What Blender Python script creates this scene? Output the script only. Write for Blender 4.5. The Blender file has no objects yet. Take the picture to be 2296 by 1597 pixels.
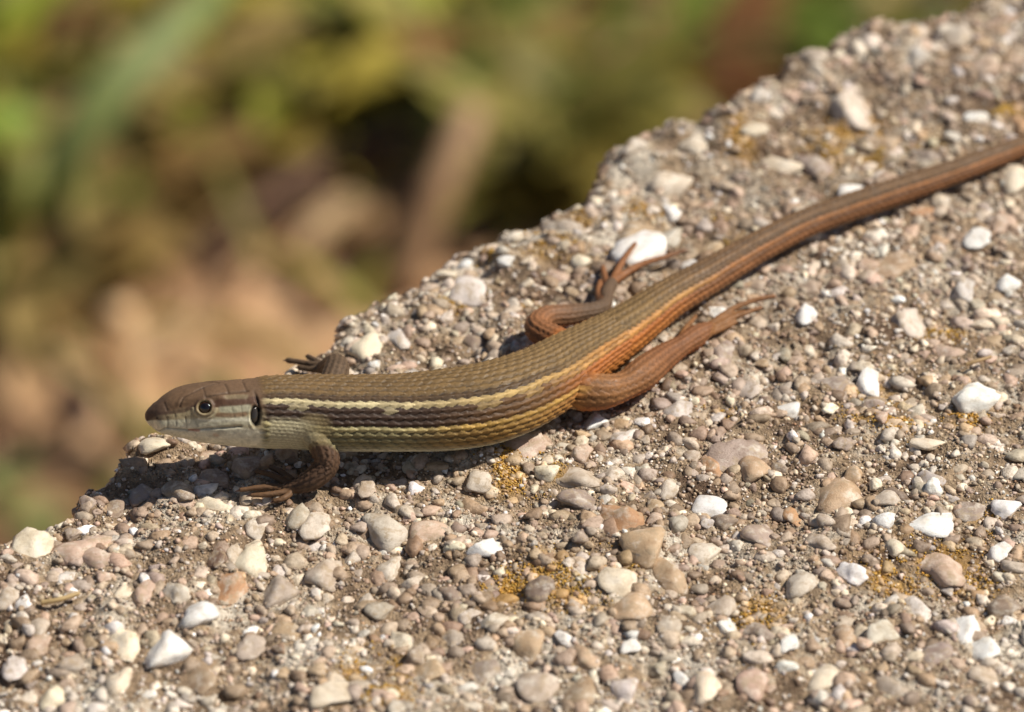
import bpy, bmesh, math, random
import numpy as np
from mathutils import Vector, Matrix

# ------------------------------------------------------------------ camera, world, sun
U = 0.01                       # everything below is thought out in centimetres; meshes are written in metres
ELEV = math.radians(36.0)      # how steeply the camera looks down on the block
DIST = 60.0                    # camera to focus point, cm
FRAME_W = 14.0                 # width of the picture at the focus distance, cm
SE, CE = math.sin(ELEV), math.cos(ELEV)
scene = bpy.context.scene
COL = scene.collection

CAMP = np.array([0.0, -DIST * CE, DIST * SE])
CFWD = np.array([0.0, CE, -SE])
CRIGHT = np.array([1.0, 0.0, 0.0])
CUP = np.array([0.0, SE, CE])
cam_d = bpy.data.cameras.new("camera")
cam = bpy.data.objects.new("camera", cam_d)
COL.objects.link(cam)
cam.location = Vector(CAMP * U)
cam.rotation_euler = (math.pi / 2 - ELEV, 0, 0)
cam_d.sensor_width = 36.0
cam_d.lens = 36.0 * DIST / FRAME_W
cam_d.clip_start = 0.02
cam_d.clip_end = 200.0
cam_d.dof.use_dof = True
cam_d.dof.focus_distance = 57.6 * U
cam_d.dof.aperture_fstop = (cam_d.lens * 0.1) / 0.88     # aperture 0.88 cm across
scene.camera = cam

SUN_EL, SUN_AZ = math.radians(51), math.radians(6)     # azimuth from +X towards +Y
SUN = np.array([math.cos(SUN_EL) * math.cos(SUN_AZ), math.cos(SUN_EL) * math.sin(SUN_AZ), math.sin(SUN_EL)])
world = bpy.data.worlds.new("World")
scene.world = world
world.use_nodes = True
wn = world.node_tree.nodes
sky = wn.new("ShaderNodeTexSky")
sky.sky_type = 'NISHITA'
sky.sun_disc = False
sky.sun_elevation = SUN_EL
sky.sun_rotation = math.pi / 2 - SUN_AZ
world.node_tree.links.new(sky.outputs[0], wn["Background"].inputs[0])
wn["Background"].inputs[1].default_value = 0.055
sun_d = bpy.data.lights.new("sun", 'SUN')
sun_d.energy = 5.0
sun_d.angle = math.radians(0.53)
sun_d.color = (1.0, 0.935, 0.83)
sun = bpy.data.objects.new("sun", sun_d)
COL.objects.link(sun)
sun.rotation_euler = Vector(-SUN).to_track_quat('-Z', 'Y').to_euler()
scene.view_settings.view_transform = 'Standard'
scene.view_settings.look = 'None'
scene.view_settings.exposure = 0.24
scene.view_settings.gamma = 1.0
try:
    scene.view_settings.use_curve_mapping = False
except Exception:
    pass

PXW, PXH = 2296.0, 1597.0
def ray(u, v):
    k = FRAME_W / DIST / PXW
    return CFWD + (u - PXW / 2) * k * CRIGHT + (PXH / 2 - v) * k * CUP
def P(u, v, z):
    """point at height z (cm) on the line of sight of picture position u, v"""
    d = ray(u, v)
    return CAMP + d * ((z - CAMP[2]) / d[2])
def proj(pts):
    r = pts - CAMP
    dep = r @ CFWD
    k = FRAME_W / DIST / PXW
    return PXW / 2 + (r @ CRIGHT) / dep / k, PXH / 2 - (r @ CUP) / dep / k
def pxcm(p):
    return ((np.asarray(p) - CAMP) @ CFWD) * FRAME_W / DIST / PXW

rng = np.random.default_rng(11)
random.seed(5)

# ------------------------------------------------------------------ helpers
def lin(r, g, b):
    c = np.array([r, g, b], float) / 255.0
    return np.where(c <= 0.04045, c / 12.92, ((c + 0.055) / 1.055) ** 2.4)
def sstep(a, b, x):
    t = np.clip((x - a) / (b - a), 0, 1)
    return t * t * (3 - 2 * t)
_tab = np.random.default_rng(3).random(4096)
def vnoise(p, scale, seed=0):
    """smooth value noise, p (n,3) in cm, result -1..1"""
    q = p * scale + 57.31 * (seed + 1)
    i = np.floor(q).astype(np.int64)
    f = q - i
    f = f * f * (3 - 2 * f)
    out = 0
    for dx in (0, 1):
        for dy in (0, 1):
            for dz in (0, 1):
                h = ((i[:, 0] + dx) * 73856093) ^ ((i[:, 1] + dy) * 19349663) ^ ((i[:, 2] + dz) * 83492791)
                h = (h ^ (h >> 13)) * 1274126177
                val = _tab[(h ^ (h >> 16)) & 4095]
                w = (f[:, 0] if dx else 1 - f[:, 0]) * (f[:, 1] if dy else 1 - f[:, 1]) * (f[:, 2] if dz else 1 - f[:, 2])
                out = out + w * val
    return out * 2 - 1
def fbm(p, scale, oct=3, seed=0):
    o = 0; a = 1.0
    for k in range(oct):
        o = o + a * vnoise(p, scale * 2 ** k, seed + k); a *= 0.5
    return o

def make_mesh(name, verts, faces, smooth=True, cols=None, attrs=None):
    """verts in cm (n,3); faces (m,k) array or list of tuples; cols (n,3) linear"""
    me = bpy.data.meshes.new(name)
    verts = np.asarray(verts, np.float64) * U
    if isinstance(faces, np.ndarray):
        m, k = faces.shape
        me.vertices.add(len(verts)); me.vertices.foreach_set("co", verts.ravel().astype(np.float32))
        me.loops.add(m * k); me.loops.foreach_set("vertex_index", faces.ravel().astype(np.int32))
        me.polygons.add(m); me.polygons.foreach_set("loop_start", np.arange(0, m * k, k, dtype=np.int32))
        me.update(calc_edges=True)
        me.validate()
    else:
        me.from_pydata([tuple(x) for x in verts], [], [tuple(int(i) for i in f) for f in faces])
        me.update()
    if smooth:
        me.polygons.foreach_set("use_smooth", np.ones(len(me.polygons), bool))
    if cols is not None:
        a = me.attributes.new("pigment", 'FLOAT_COLOR', 'POINT')
        c4 = np.ones((len(verts), 4), np.float32); c4[:, :3] = np.clip(cols, 0, 1)
        a.data.foreach_set("color", c4.ravel())
    if attrs:
        for k_, val in attrs.items():
            a = me.attributes.new(k_, 'FLOAT', 'POINT')
            a.data.foreach_set("value", np.asarray(val, np.float32))
    return me
def link(name, me, mat=None, parent=None, loc=None):
    o = bpy.data.objects.new(name, me)
    COL.objects.link(o)
    if mat is not None and me is not None and len(me.materials) == 0:
        me.materials.append(mat)
    if parent is not None:
        o.parent = parent
    if loc is not None:
        o.location = Vector(np.asarray(loc) * U)
    return o
def tag(o, label=None, cat=None, group=None, kind=None):
    if label: o["label"] = label
    if cat: o["category"] = cat
    if group: o["group"] = group
    if kind: o["kind"] = kind
    return o
def empty(name, loc=(0, 0, 0)):
    o = bpy.data.objects.new(name, None)
    o.empty_display_size = 0.01
    COL.objects.link(o); o.location = Vector(np.asarray(loc, float) * U)
    return o

def catmull(pts, n):
    pts = np.asarray(pts, float)
    ch = np.concatenate([[0], np.cumsum(np.linalg.norm(np.diff(pts[:, :3], axis=0), axis=1) ** 0.7 + 1e-6)])
    ext = np.vstack([2 * pts[0] - pts[1], pts, 2 * pts[-1] - pts[-2]])
    ce = np.concatenate([[2 * ch[0] - ch[1]], ch, [2 * ch[-1] - ch[-2]]])
    u = np.linspace(ch[0], ch[-1], n); out = np.zeros((n, pts.shape[1]))
    k = np.clip(np.searchsorted(ch, u, 'right') - 1, 0, len(pts) - 2)
    for i in range(n):
        j = k[i]; t0, t1, t2, t3 = ce[j:j + 4]; p0, p1, p2, p3 = ext[j:j + 4]; x = u[i]
        a1 = (t1 - x) / (t1 - t0) * p0 + (x - t0) / (t1 - t0) * p1; a2 = (t2 - x) / (t2 - t1) * p1 + (x - t1) / (t2 - t1) * p2
        a3 = (t3 - x) / (t3 - t2) * p2 + (x - t2) / (t3 - t2) * p3
        b1 = (t2 - x) / (t2 - t0) * a1 + (x - t0) / (t2 - t0) * a2; b2 = (t3 - x) / (t3 - t1) * a2 + (x - t1) / (t3 - t1) * a3
        out[i] = (t2 - x) / (t2 - t1) * b1 + (x - t1) / (t2 - t1) * b2
    return out

# ------------------------------------------------------------------ materials
class NT:
    def __init__(self, name):
        self.m = bpy.data.materials.new(name); self.m.use_nodes = True
        self.t = self.m.node_tree; self.b = self.t.nodes["Principled BSDF"]
    def n(self, typ, **kw):
        x = self.t.nodes.new(typ)
        for k, v in kw.items():
            setattr(x, k, v)
        return x
    def l(self, a, b): self.t.links.new(a, b)
    def coord(self, kind="Object"):
        return self.n("ShaderNodeTexCoord").outputs[kind]
    def noise(self, scale, detail=3, rough=0.55, coord=None):
        x = self.n("ShaderNodeTexNoise"); x.inputs["Scale"].default_value = scale
        x.inputs["Detail"].default_value = detail; x.inputs["Roughness"].default_value = rough
        if coord is not None: self.l(coord, x.inputs["Vector"])
        return x
    def ramp(self, src, stops):
        x = self.n("ShaderNodeValToRGB"); e = x.color_ramp.elements
        e[0].position, e[0].color = stops[0][0], (*stops[0][1], 1)
        e[1].position, e[1].color = stops[-1][0], (*stops[-1][1], 1)
        for p, c in stops[1:-1]:
            q = e.new(p); q.color = (*c, 1)
        self.l(src, x.inputs[0]); return x
    def mix(self, a, b, fac, mode='MIX'):
        x = self.n("ShaderNodeMix"); x.data_type = 'RGBA'; x.blend_type = mode
        for sock, val in ((x.inputs[0], fac), (x.inputs[6], a), (x.inputs[7], b)):
            if hasattr(val, "is_linked"): self.l(val, sock)
            elif isinstance(val, (int, float)): sock.default_value = val
            else: sock.default_value = (*val, 1)
        return x.outputs[2]
    def bump(self, src, strength, dist):
        x = self.n("ShaderNodeBump"); x.inputs["Strength"].default_value = strength
        x.inputs["Distance"].default_value = dist * U
        self.l(src, x.inputs["Height"]); self.l(x.outputs[0], self.b.inputs["Normal"])
    def set(self, **kw):
        for k, v in kw.items():
            self.b.inputs[k.replace("_", " ")].default_value = v

def g3(v): return (v, v, v)
# cement between the stones
M = NT("cement"); co = M.coord()
n1 = M.noise(85, 5, 0.65, co); n2 = M.noise(900, 4, 0.7, co); n3 = M.noise(3000, 2, 0.6, co)
base = M.ramp(n1.outputs[0], [(0.34, tuple(lin(100, 80, 64))), (0.5, tuple(lin(160, 138, 112))), (0.62, tuple(lin(206, 194, 176)))])
r2 = M.ramp(n2.outputs[0], [(0.32, g3(0.3)), (0.5, g3(0.9)), (0.68, g3(1.4))])
c1 = M.mix(base.outputs[0], r2.outputs[0], 0.85, 'MULTIPLY')
at = M.n('ShaderNodeAttribute'); at.attribute_name = 'crust'
c1 = M.mix(c1, tuple(lin(194, 148, 64)), at.outputs['Fac'])
M.l(c1, M.b.inputs["Base Color"]); M.set(Roughness=0.92, Specular_IOR_Level=0.2)
mx = M.n('ShaderNodeMath'); mx.operation = 'ADD'; M.l(n3.outputs[0], mx.inputs[0]); M.l(n2.outputs[0], mx.inputs[1])
M.bump(mx.outputs[0], 1.0, 0.06)
MAT_CEMENT = M.m
# single pebbles: tint from the object's own colour
M = NT("pebble_stone"); co = M.coord()
oi = M.n("ShaderNodeObjectInfo")
va = M.n("ShaderNodeVectorMath"); va.operation = 'ADD'
cmb = M.n("ShaderNodeCombineXYZ"); M.l(oi.outputs["Random"], cmb.inputs[0]); M.l(oi.outputs["Random"], cmb.inputs[2])
sc10 = M.n("ShaderNodeVectorMath"); sc10.operation = 'SCALE'; sc10.inputs["Scale"].default_value = 37.0
M.l(cmb.outputs[0], sc10.inputs[0]); M.l(co, va.inputs[0]); M.l(sc10.outputs[0], va.inputs[1])
n1 = M.noise(1.3, 4, 0.6, va.outputs[0]); n2 = M.noise(7, 3, 0.6, va.outputs[0]); n3 = M.noise(14, 3, 0.7, va.outputs[0])
r1 = M.ramp(n1.outputs[0], [(0.32, (0.66, 0.6, 0.52)), (0.52, (1, 1, 1)), (0.72, (1.18, 1.17, 1.16))])
r2 = M.ramp(n2.outputs[0], [(0.25, (0.5, 0.42, 0.34)), (0.38, (0.95, 0.94, 0.92)), (0.7, (1.06, 1.06, 1.06))])
c1 = M.mix(oi.outputs["Color"], r1.outputs[0], 0.8, 'MULTIPLY')
c1 = M.mix(c1, r2.outputs[0], 0.8, 'MULTIPLY')
n5 = M.noise(1.5, 5, 0.7, va.outputs[0]); n6 = M.noise(16, 2, 0.6, va.outputs[0])
off = M.n("ShaderNodeVectorMath"); off.operation = 'ADD'; off.inputs[1].default_value = (11.3, 4.7, 8.1); M.l(va.outputs[0], off.inputs[0]); M.l(off.outputs[0], n5.inputs["Vector"])
r5 = M.ramp(n5.outputs[0], [(0.5, g3(0.0)), (0.66, g3(0.6))])
c1 = M.mix(c1, tuple(lin(222, 212, 196)), r5.outputs[0])
r6 = M.ramp(n6.outputs[0], [(0.24, (0.35, 0.28, 0.22)), (0.33, g3(1.0)), (0.8, g3(1.0))])
c1 = M.mix(c1, r6.outputs[0], 0.7, 'MULTIPLY')
n4 = M.noise(1.9, 5, 0.7, va.outputs[0])
r4 = M.ramp(n4.outputs[0], [(0.52, g3(0.0)), (0.6, g3(0.85))])
al = M.n("ShaderNodeMath"); al.operation = 'MULTIPLY'; M.l(r4.outputs[0], al.inputs[0]); M.l(oi.outputs["Alpha"], al.inputs[1])
c1 = M.mix(c1, tuple(lin(164, 143, 115)), al.outputs[0])
M.l(c1, M.b.inputs["Base Color"]); M.set(Roughness=0.5, Specular_IOR_Level=0.45)
M.bump(n3.outputs[0], 0.5, 0.03)
MAT_PEBBLE = M.m
# gravel and grains: tint from the pigment attribute
def grain_mat(name, rough, spec):
    M = NT(name); co = M.coord()
    at = M.n("ShaderNodeAttribute"); at.attribute_name = "pigment"
    n1 = M.noise(1300, 4, 0.7, co)
    r1 = M.ramp(n1.outputs[0], [(0.3, (0.5, 0.44, 0.37)), (0.5, g3(1.0)), (0.72, g3(1.3))])
    c1 = M.mix(at.outputs["Color"], r1.outputs[0], 0.85, 'MULTIPLY')
    M.l(c1, M.b.inputs["Base Color"]); M.set(Roughness=rough, Specular_IOR_Level=spec)
    M.bump(n1.outputs[0], 0.6, 0.03)
    return M.m
MAT_GRAVEL = grain_mat("gravel_stone", 0.55, 0.4)
MAT_SAND = grain_mat("sand_stone", 0.5, 0.5)
MAT_LICHEN = grain_mat("lichen_crust", 0.9, 0.1)

# ------------------------------------------------------------------ the concrete block
edge_px = [(-330, 1375), (-160, 1290), (0, 1203), (60, 1183), (165, 1150), (172, 1112), (205, 1078), (243, 1072), (258, 1025), (300, 990), (365, 968),
           (440, 935), (520, 893), (600, 850), (650, 802), (700, 770), (740, 730), (800, 692), (850, 660), (960, 620), (985, 575),
           (1030, 548), (1085, 545), (1130, 512), (1190, 470), (1230, 452), (1285, 438), (1310, 405), (1362, 372), (1368, 345),
           (1405, 310), (1450, 280), (1485, 266), (1545, 256), (1610, 252), (1650, 264), (1685, 225), (1722, 190), (1745, 178),
           (1785, 138), (1850, 88), (1900, 58), (1945, 50), (2000, 52), (2060, 42), (2105, 30), (2155, 8), (2200, -20), (2350, -110), (2500, -200)]
EP = np.array([P(u, v, 0.0) for u, v in edge_px])[:, :2]
L0 = EP[2]; LD = EP[-4] - EP[2]; LD = LD / np.linalg.norm(LD)          # direction of the edge
LN = np.array([LD[1], -LD[0]])                                            # into the block
et = (EP - L0) @ LD; ew = (EP - L0) @ LN
T0, T1, WMAX, ZB = -9.0, 26.0, 22.0, -85.0
REDGE = 0.35
INSET = -0.09
def delta(t):
    return np.interp(t, et, ew) + INSET
def fold(t):
    """lateral shape of the edge, ends held straight"""
    return delta(np.clip(t, et[0], et[-1]))
def surf(t, q):
    """point and normal on the block; q>0 on top, q<0 over the edge and down the side (cm along the profile)"""
    t = np.asarray(t, float); q = np.asarray(q, float)
    arc = REDGE * math.pi / 2
    w = np.where(q >= 0, REDGE + q, 0.0); z = np.zeros_like(q)
    ang = np.clip(-q / REDGE, 0, math.pi / 2)
    on = (q < 0)
    w = np.where(on, REDGE - REDGE * np.sin(ang), w)
    z = np.where(on, -REDGE + REDGE * np.cos(ang), z)
    z = np.where(q < -arc, z + (q + arc), z)
    nw = np.where(on, -np.sin(ang), 0.0); nz = np.where(on, np.cos(ang), 1.0)
    ww = w + fold(t) * np.exp(-np.maximum(w, 0) / 1.3)
    xy = L0[None, :] + t[:, None] * LD[None, :] + ww[:, None] * LN[None, :]
    p = np.column_stack([xy, z])
    nrm = np.column_stack([nw[:, None] * LN[None, :], nz])
    rim = 1 + 1.1 * np.exp(-np.maximum(q, 0) / 0.9)
    h = 0.10 * vnoise(p, 0.35, 1) + (0.09 * vnoise(p, 1.2, 2) + 0.075 * vnoise(p, 2.8, 3)) * rim + 0.04 * vnoise(p, 6.0, 4) + 0.02 * vnoise(p, 12.0, 5)
    amp = np.clip((p[:, 2] - ZB) / 2.0, 0, 1)
    return p + nrm * (h * amp)[:, None], nrm
def tq_of(xy):
    r = np.atleast_2d(xy) - L0
    t = r @ LD; w = r @ LN
    wb = w.copy()
    for _ in range(6):
        wb = w - fold(t) * np.exp(-np.maximum(wb, 0) / 1.3)
    q = np.where(wb >= REDGE, wb - REDGE, -REDGE * np.arcsin(np.clip((REDGE - wb) / REDGE, 0, 1)))
    return t, q

# ------------------------------------------------------------------ the ground behind and below the block
ZG = ZB
BS = 1.28          # size of the far things, as the ground lies this far down
def GP0(u, v, h=0.0): return P(u, v, ZG + h)
MA, MB = GP0(60, 950)[:2], GP0(1080, 290)[:2]
MDIR = (MB - MA) / np.linalg.norm(MB - MA); MNOR = np.array([MDIR[1], -MDIR[0]])       # towards the block
def ground_h(xy):
    p3 = np.column_stack([xy, np.zeros(len(xy))])
    r = xy - MA; a = r @ MDIR; b = r @ MNOR + 0.9 * vnoise(p3, 0.25, 21) + 0.4 * vnoise(p3, 0.9, 22)
    ln = np.linalg.norm(MB - MA)
    m = sstep(-1.2, 0.8, b) * (1 - sstep(16, 34, b)) * sstep(-22, -4, a) * (1 - sstep(ln - 1, ln + 4, a))
    rr = np.hypot(xy[:, 0], xy[:, 1] - 40)
    return 2.0 * m + 0.8 * fbm(p3, 0.12, 3, 23) * (1 - .3 * m) + 0.22 * vnoise(p3, 1.0, 26) + sstep(150, 900, rr) * 12 * vnoise(p3, 0.004, 27)
gx = np.concatenate([-np.geomspace(4000, 53, 26), np.arange(-52, 52.01, 0.75), np.geomspace(53, 4000, 26)])
gy = np.concatenate([-np.geomspace(4000, 4, 26) + 78, np.arange(75, 185.01, 0.75), np.geomspace(1.2, 6000, 30) + 185])
GX, GY = np.meshgrid(gx, gy, indexing='ij'); gxy = np.column_stack([GX.ravel(), GY.ravel()])
gz = ZG + ground_h(gxy)
blk_t = (gxy - L0) @ LD; blk_w = (gxy - L0) @ LN
flat = (1 - sstep(0, 8, np.maximum(np.maximum(T0 - blk_t, blk_t - T1), np.maximum(-blk_w, blk_w - WMAX))))
gz = gz * (1 - flat) + ZG * flat
gi = np.arange(len(gxy)).reshape(len(gx), len(gy))
gf = np.stack([gi[:-1, :-1], gi[1:, :-1], gi[1:, 1:], gi[:-1, 1:]], -1).reshape(-1, 4)
M = NT("dry_soil"); co = M.coord()
n1 = M.noise(14, 4, 0.6, co); n2 = M.noise(90, 4, 0.65, co); n3 = M.noise(400, 3, 0.6, co)
b1 = M.ramp(n1.outputs[0], [(0.3, tuple(lin(170, 132, 98))), (0.5, tuple(lin(204, 165, 128))), (0.7, tuple(lin(220, 186, 148)))])
b2 = M.ramp(n2.outputs[0], [(0.3, g3(0.75)), (0.55, g3(1.0)), (0.75, g3(1.15))])
M.l(M.mix(b1.outputs[0], b2.outputs[0], 0.8, 'MULTIPLY'), M.b.inputs["Base Color"]); M.set(Roughness=0.95, Specular_IOR_Level=0.15)
M.bump(n3.outputs[0], 0.6, 0.15)
tag(link("ground", make_mesh("ground", np.column_stack([gxy, gz]), gf), M.m), "bare brown soil and low weeds below the block", kind="structure")

def leaf_mat(name):
    M = NT(name); co = M.coord()
    at = M.n("ShaderNodeAttribute"); at.attribute_name = "pigment"
    n1 = M.noise(60, 3, 0.6, co)
    r1 = M.ramp(n1.outputs[0], [(0.3, g3(0.7)), (0.7, g3(1.2))])
    M.l(M.mix(at.outputs["Color"], r1.outputs[0], 0.8, 'MULTIPLY'), M.b.inputs["Base Color"]); M.set(Roughness=0.55, Specular_IOR_Level=0.3)
    tr = M.n("ShaderNodeBsdfTranslucent"); M.l(at.outputs["Color"], tr.inputs[0])
    ms = M.n("ShaderNodeMixShader"); ms.inputs[0].default_value = 0.3
    M.l(M.b.outputs[0], ms.inputs[1]); M.l(tr.outputs[0], ms.inputs[2])
    M.l(ms.outputs[0], M.t.nodes["Material Output"].inputs[0])
    return M.m
MAT_LEAF = leaf_mat("weed_leaf"); MAT_STRAW = leaf_mat("dry_straw")
def GP(u, v, h=0.0):
    """point h above the soil on the line of sight of u, v"""
    h = h * BS; z = ZG + h
    for _ in range(3):
        p = P(u, v, z); z = 0.5 * z + 0.5 * (ZG + float(ground_h(p[None, :2])[0]) + h)
    return P(u, v, z)
def gheight(x, y): return ZG + float(ground_h(np.array([[x, y]]))[0])
def blade(base, az, length, width, rise, droop, colour, seg=6, r_=rng, size=BS):
    """one leaf as a bent, channelled strip; returns verts, faces, colours"""
    length *= size; width *= size
    d = np.array([math.cos(az), math.sin(az), 0.0]); s = np.array([-d[1], d[0], 0.0])
    V_, C_ = [], []
    for k in range(seg + 1):
        t = k / seg
        w = width * (math.sin(math.pi * (0.12 + 0.88 * t) ** 0.8) * 0.5 + 0.02)
        c = np.asarray(base) + d * length * t * (1 - 0.15 * t) + np.array([0, 0, length * (rise * t - droop * t * t)])
        for e in (-1, 0, 1):
            V_.append(c + s * w * e + np.array([0, 0, 0.18 * width * abs(e)])); C_.append(colour)
    F_ = [(3 * k + e, 3 * k + e + 1, 3 * k + e + 4, 3 * k + e + 3) for k in range(seg) for e in (0, 1)]
    return np.array(V_), np.array(F_), np.array(C_)
def join(parts):
    VV, FF, CC = [], [], []; o = 0
    for v, f, c in parts:
        VV.append(v); FF.append(f + o); CC.append(c); o += len(v)
    return np.vstack(VV), np.vstack(FF), np.vstack(CC)
KIND = {'Y': ((160, 148, 58), "yellow olive weed"), 'G': ((118, 134, 56), "green weed"), 'O': ((134, 124, 60), "olive brown weed"), 'b': ((138, 98, 62), "withered brown weed"), 'g': ((158, 166, 92), "bright green seedling"), 't': ((156, 130, 78), "straw coloured weed"), 's': ((146, 150, 88), "small green weed")}
LOOK = {'Y': "yellow olive leafy weed", 'G': "green leafy weed", 'O': "dull olive brown weed", 'b': "withered brown weed", 't': "straw coloured dry weed", 's': "small green weed"}
def where(u, v):
    if v > 800: return "on the soil below the lizard's snout"
    if u < 450: return "beside the broad pale green blade"
    if u < 1050: return "behind the dark hollow of the soil bank"
    if u < 1400: return "beyond the leaning pale stalk"
    return "close behind the upper edge of the block"
weeds = [(30,300,'Y'),(20,420,'G'),(130,140,'G'),(300,70,'b'),(480,130,'Y'),(560,210,'Y'),(640,260,'Y'),(700,120,'Y'),(820,60,'G'),(960,80,'G'),(900,180,'O'),(1000,190,'Y'),
         (330,320,'t'),(400,380,'t'),(250,470,'t'),(130,620,'t'),(280,500,'t'),(1130,150,'b'),(1180,60,'G'),(1240,220,'G'),(1330,210,'Y'),(1300,320,'O'),(1200,280,'O'),(1420,50,'G'),(1460,220,'b'),
         (1570,190,'b'),(1560,50,'O'),(1650,110,'G'),(1720,140,'G'),(1620,20,'b'),(1180,390,'O'),(1240,390,'O'),(10,1030,'s'),(125,1150,'s'),(20,690,'t'),(680,450,'g'),
         (80,50,'O'),(220,-40,'G'),(420,-50,'Y'),(620,20,'G'),(760,-60,'Y'),(1000,-50,'O'),(1300,-60,'G'),(1500,-60,'b'),(470,300,'t'),(180,400,'G'),(760,190,'O'),(1060,60,'O'),(-80,560,'G'),(-90,200,'Y'),(420,250,'O'),(1380,130,'G'),(860,130,'Y')]
for u, v, k in weeds:
    b = GP(u, v, 1.5); zb = gheight(b[0], b[1])
    r_ = np.random.default_rng(int(u * 7 + v * 13 + 9999)); base = np.array([b[0], b[1], zb])
    root = empty("seedling" if k == 'g' else "weed_plant", base)
    tag(root, "small bright green seedling alone on the bare soil bank" if k == 'g' else "out of focus " + LOOK[k] + " " + where(u, v), "seedling" if k == 'g' else "weed", None if k == 'g' else "weeds on the ground behind the block")
    parts = []; n = 9 if k in 'gs' else int(r_.integers(13, 20)); big = 0.6 if k in 'gs' else 1.9
    for j in range(n):
        az = r_.uniform(0, 6.28); stem = r_.uniform(0.0, 1.8) * big
        st_ = base + np.array([math.cos(az) * stem * .35, math.sin(az) * stem * .35, stem])
        c = lin(*KIND[k][0]) * r_.uniform(.72, 1.2) * (1 + .05 * r_.normal(size=3))
        parts.append(blade(st_, az + r_.normal() * .4, r_.uniform(1.6, 3.6) * big, r_.uniform(.7, 1.5) * big, r_.uniform(.3, 1.0), r_.uniform(.3, .9), c, 5))
    vv, ff, cc = join(parts)
    link("foliage", make_mesh("foliage", vv - base, ff, True, cc), MAT_LEAF, root)
    sv = []; h_ = 2.2 * big
    sv = np.array([(math.cos(a) * .12 * (1 - .4 * z), math.sin(a) * .12 * (1 - .4 * z), z * h_ - .2) for z in (0, 1) for a in np.linspace(0, 6.283, 6, endpoint=False)])
    sf = np.array([(i, (i + 1) % 6, 6 + (i + 1) % 6, 6 + i) for i in range(6)])
    link("stem", make_mesh("stem", sv, sf, True, np.tile(lin(*KIND[k][0]) * .7, (12, 1))), MAT_LEAF, root)
# fine grass and litter nobody could count
gp = []
r_ = np.random.default_rng(77)
for k_ in range(3500):
    u, v = (r_.uniform(-250, 2200), r_.uniform(-250, 1150)) if k_ < 2600 else (r_.uniform(-1600, 4000), r_.uniform(-900, 900))
    if k_ >= 2600 and -250 < u < 2200 and -250 < v < 1150: continue
    lim = 600 - 0.40 * u if u < 1050 else 400
    if v > lim + r_.normal() * 40 and r_.random() > 0.05: continue
    b = GP(u, v, .5); base = np.array([b[0], b[1], gheight(b[0], b[1]) - .1])
    col = lin(*[(112, 124, 50), (144, 134, 58), (100, 114, 48), (140, 120, 66)][r_.integers(4)]) * r_.uniform(.6, 1.2)
    gp.append(blade(base, r_.uniform(0, 6.28), r_.uniform(2.5, 7), r_.uniform(.35, .8), r_.uniform(.4, 1.3), r_.uniform(.2, .8), col, 3, r_))
vv, ff, cc = join(gp)
tag(link("grass", make_mesh("grass", vv, ff, True, cc), MAT_LEAF), "short green and yellow grass between the weeds behind the block", "grass", kind="stuff")
gp = []
for _ in range(1300):
    u, v = (r_.uniform(-250, 2300), r_.uniform(-250, 1300)) if _ < 700 else (r_.uniform(-1600, 4000), r_.uniform(-900, 1600))
    b = GP(u, v, .5); base = np.array([b[0], b[1], gheight(b[0], b[1]) + .15])
    col = lin(*[(206, 168, 126), (194, 154, 114), (182, 142, 106), (214, 180, 138), (164, 126, 92)][r_.integers(5)]) * r_.uniform(.7, 1.15)
    gp.append(blade(base, r_.uniform(0, 6.28), r_.uniform(2.0, 6), r_.uniform(.6, 2.0), r_.uniform(0, .2), r_.uniform(0, .2), col, 3, r_))
vv, ff, cc = join(gp)
tag(link("leaf_litter", make_mesh("leaf_litter", vv, ff, True, cc), MAT_STRAW), "dry brown leaf and straw bits scattered over the soil", "leaf litter", kind="stuff")
# broad green blades and pale dry stalks one can single out
def strip(name, keys, wid, colour, label, cat, mat, thick=0.05):
    wid *= BS; c = catmull(np.array(keys), 24); t = np.gradient(c, axis=0); t /= np.linalg.norm(t, axis=1)[:, None]
    s = np.cross(t, CFWD); s /= np.linalg.norm(s, axis=1)[:, None]; n = np.cross(s, t)
    V_ = []
    for i in range(24):
        w = wid * (0.25 + 0.75 * math.sin(math.pi * min(1, (i + 3) / 26)) ** .6) * .5
        for e in (-1, -.5, 0, .5, 1): V_.append(c[i] + s[i] * w * e - n[i] * .22 * w * (1 - e * e))
        for e in (1, .5, 0, -.5, -1): V_.append(c[i] + s[i] * w * e - n[i] * (.22 * w * (1 - e * e) + thick))
    V_ = np.array(V_); ii = np.arange(240).reshape(24, 10); jj = np.roll(ii, -1, 1)
    F_ = np.stack([ii[:-1], jj[:-1], jj[1:], ii[1:]], -1).reshape(-1, 4)
    o = link(name, make_mesh(name, V_ - c[0], F_, True, np.tile(lin(*colour), (240, 1))), mat, None, c[0])
    tag(o, label, cat)
strip("grass_blade", [GP(10, 600, .3), GP(105, 420, 5), GP(235, 220, 8), GP(340, 115, 9), GP(440, 20, 9), GP(520, -60, 8.4)], 1.7, (132, 144, 84),
      "broad pale green grass blade arching over the weeds", "grass blade", MAT_LEAF)
strip("grass_blade", [GP(-60, 640, .3), GP(10, 560, 3), GP(50, 440, 6), GP(80, 330, 7)], 1.2, (146, 148, 74), "short green grass blade beside the broad pale one", "grass blade", MAT_LEAF)
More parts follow.
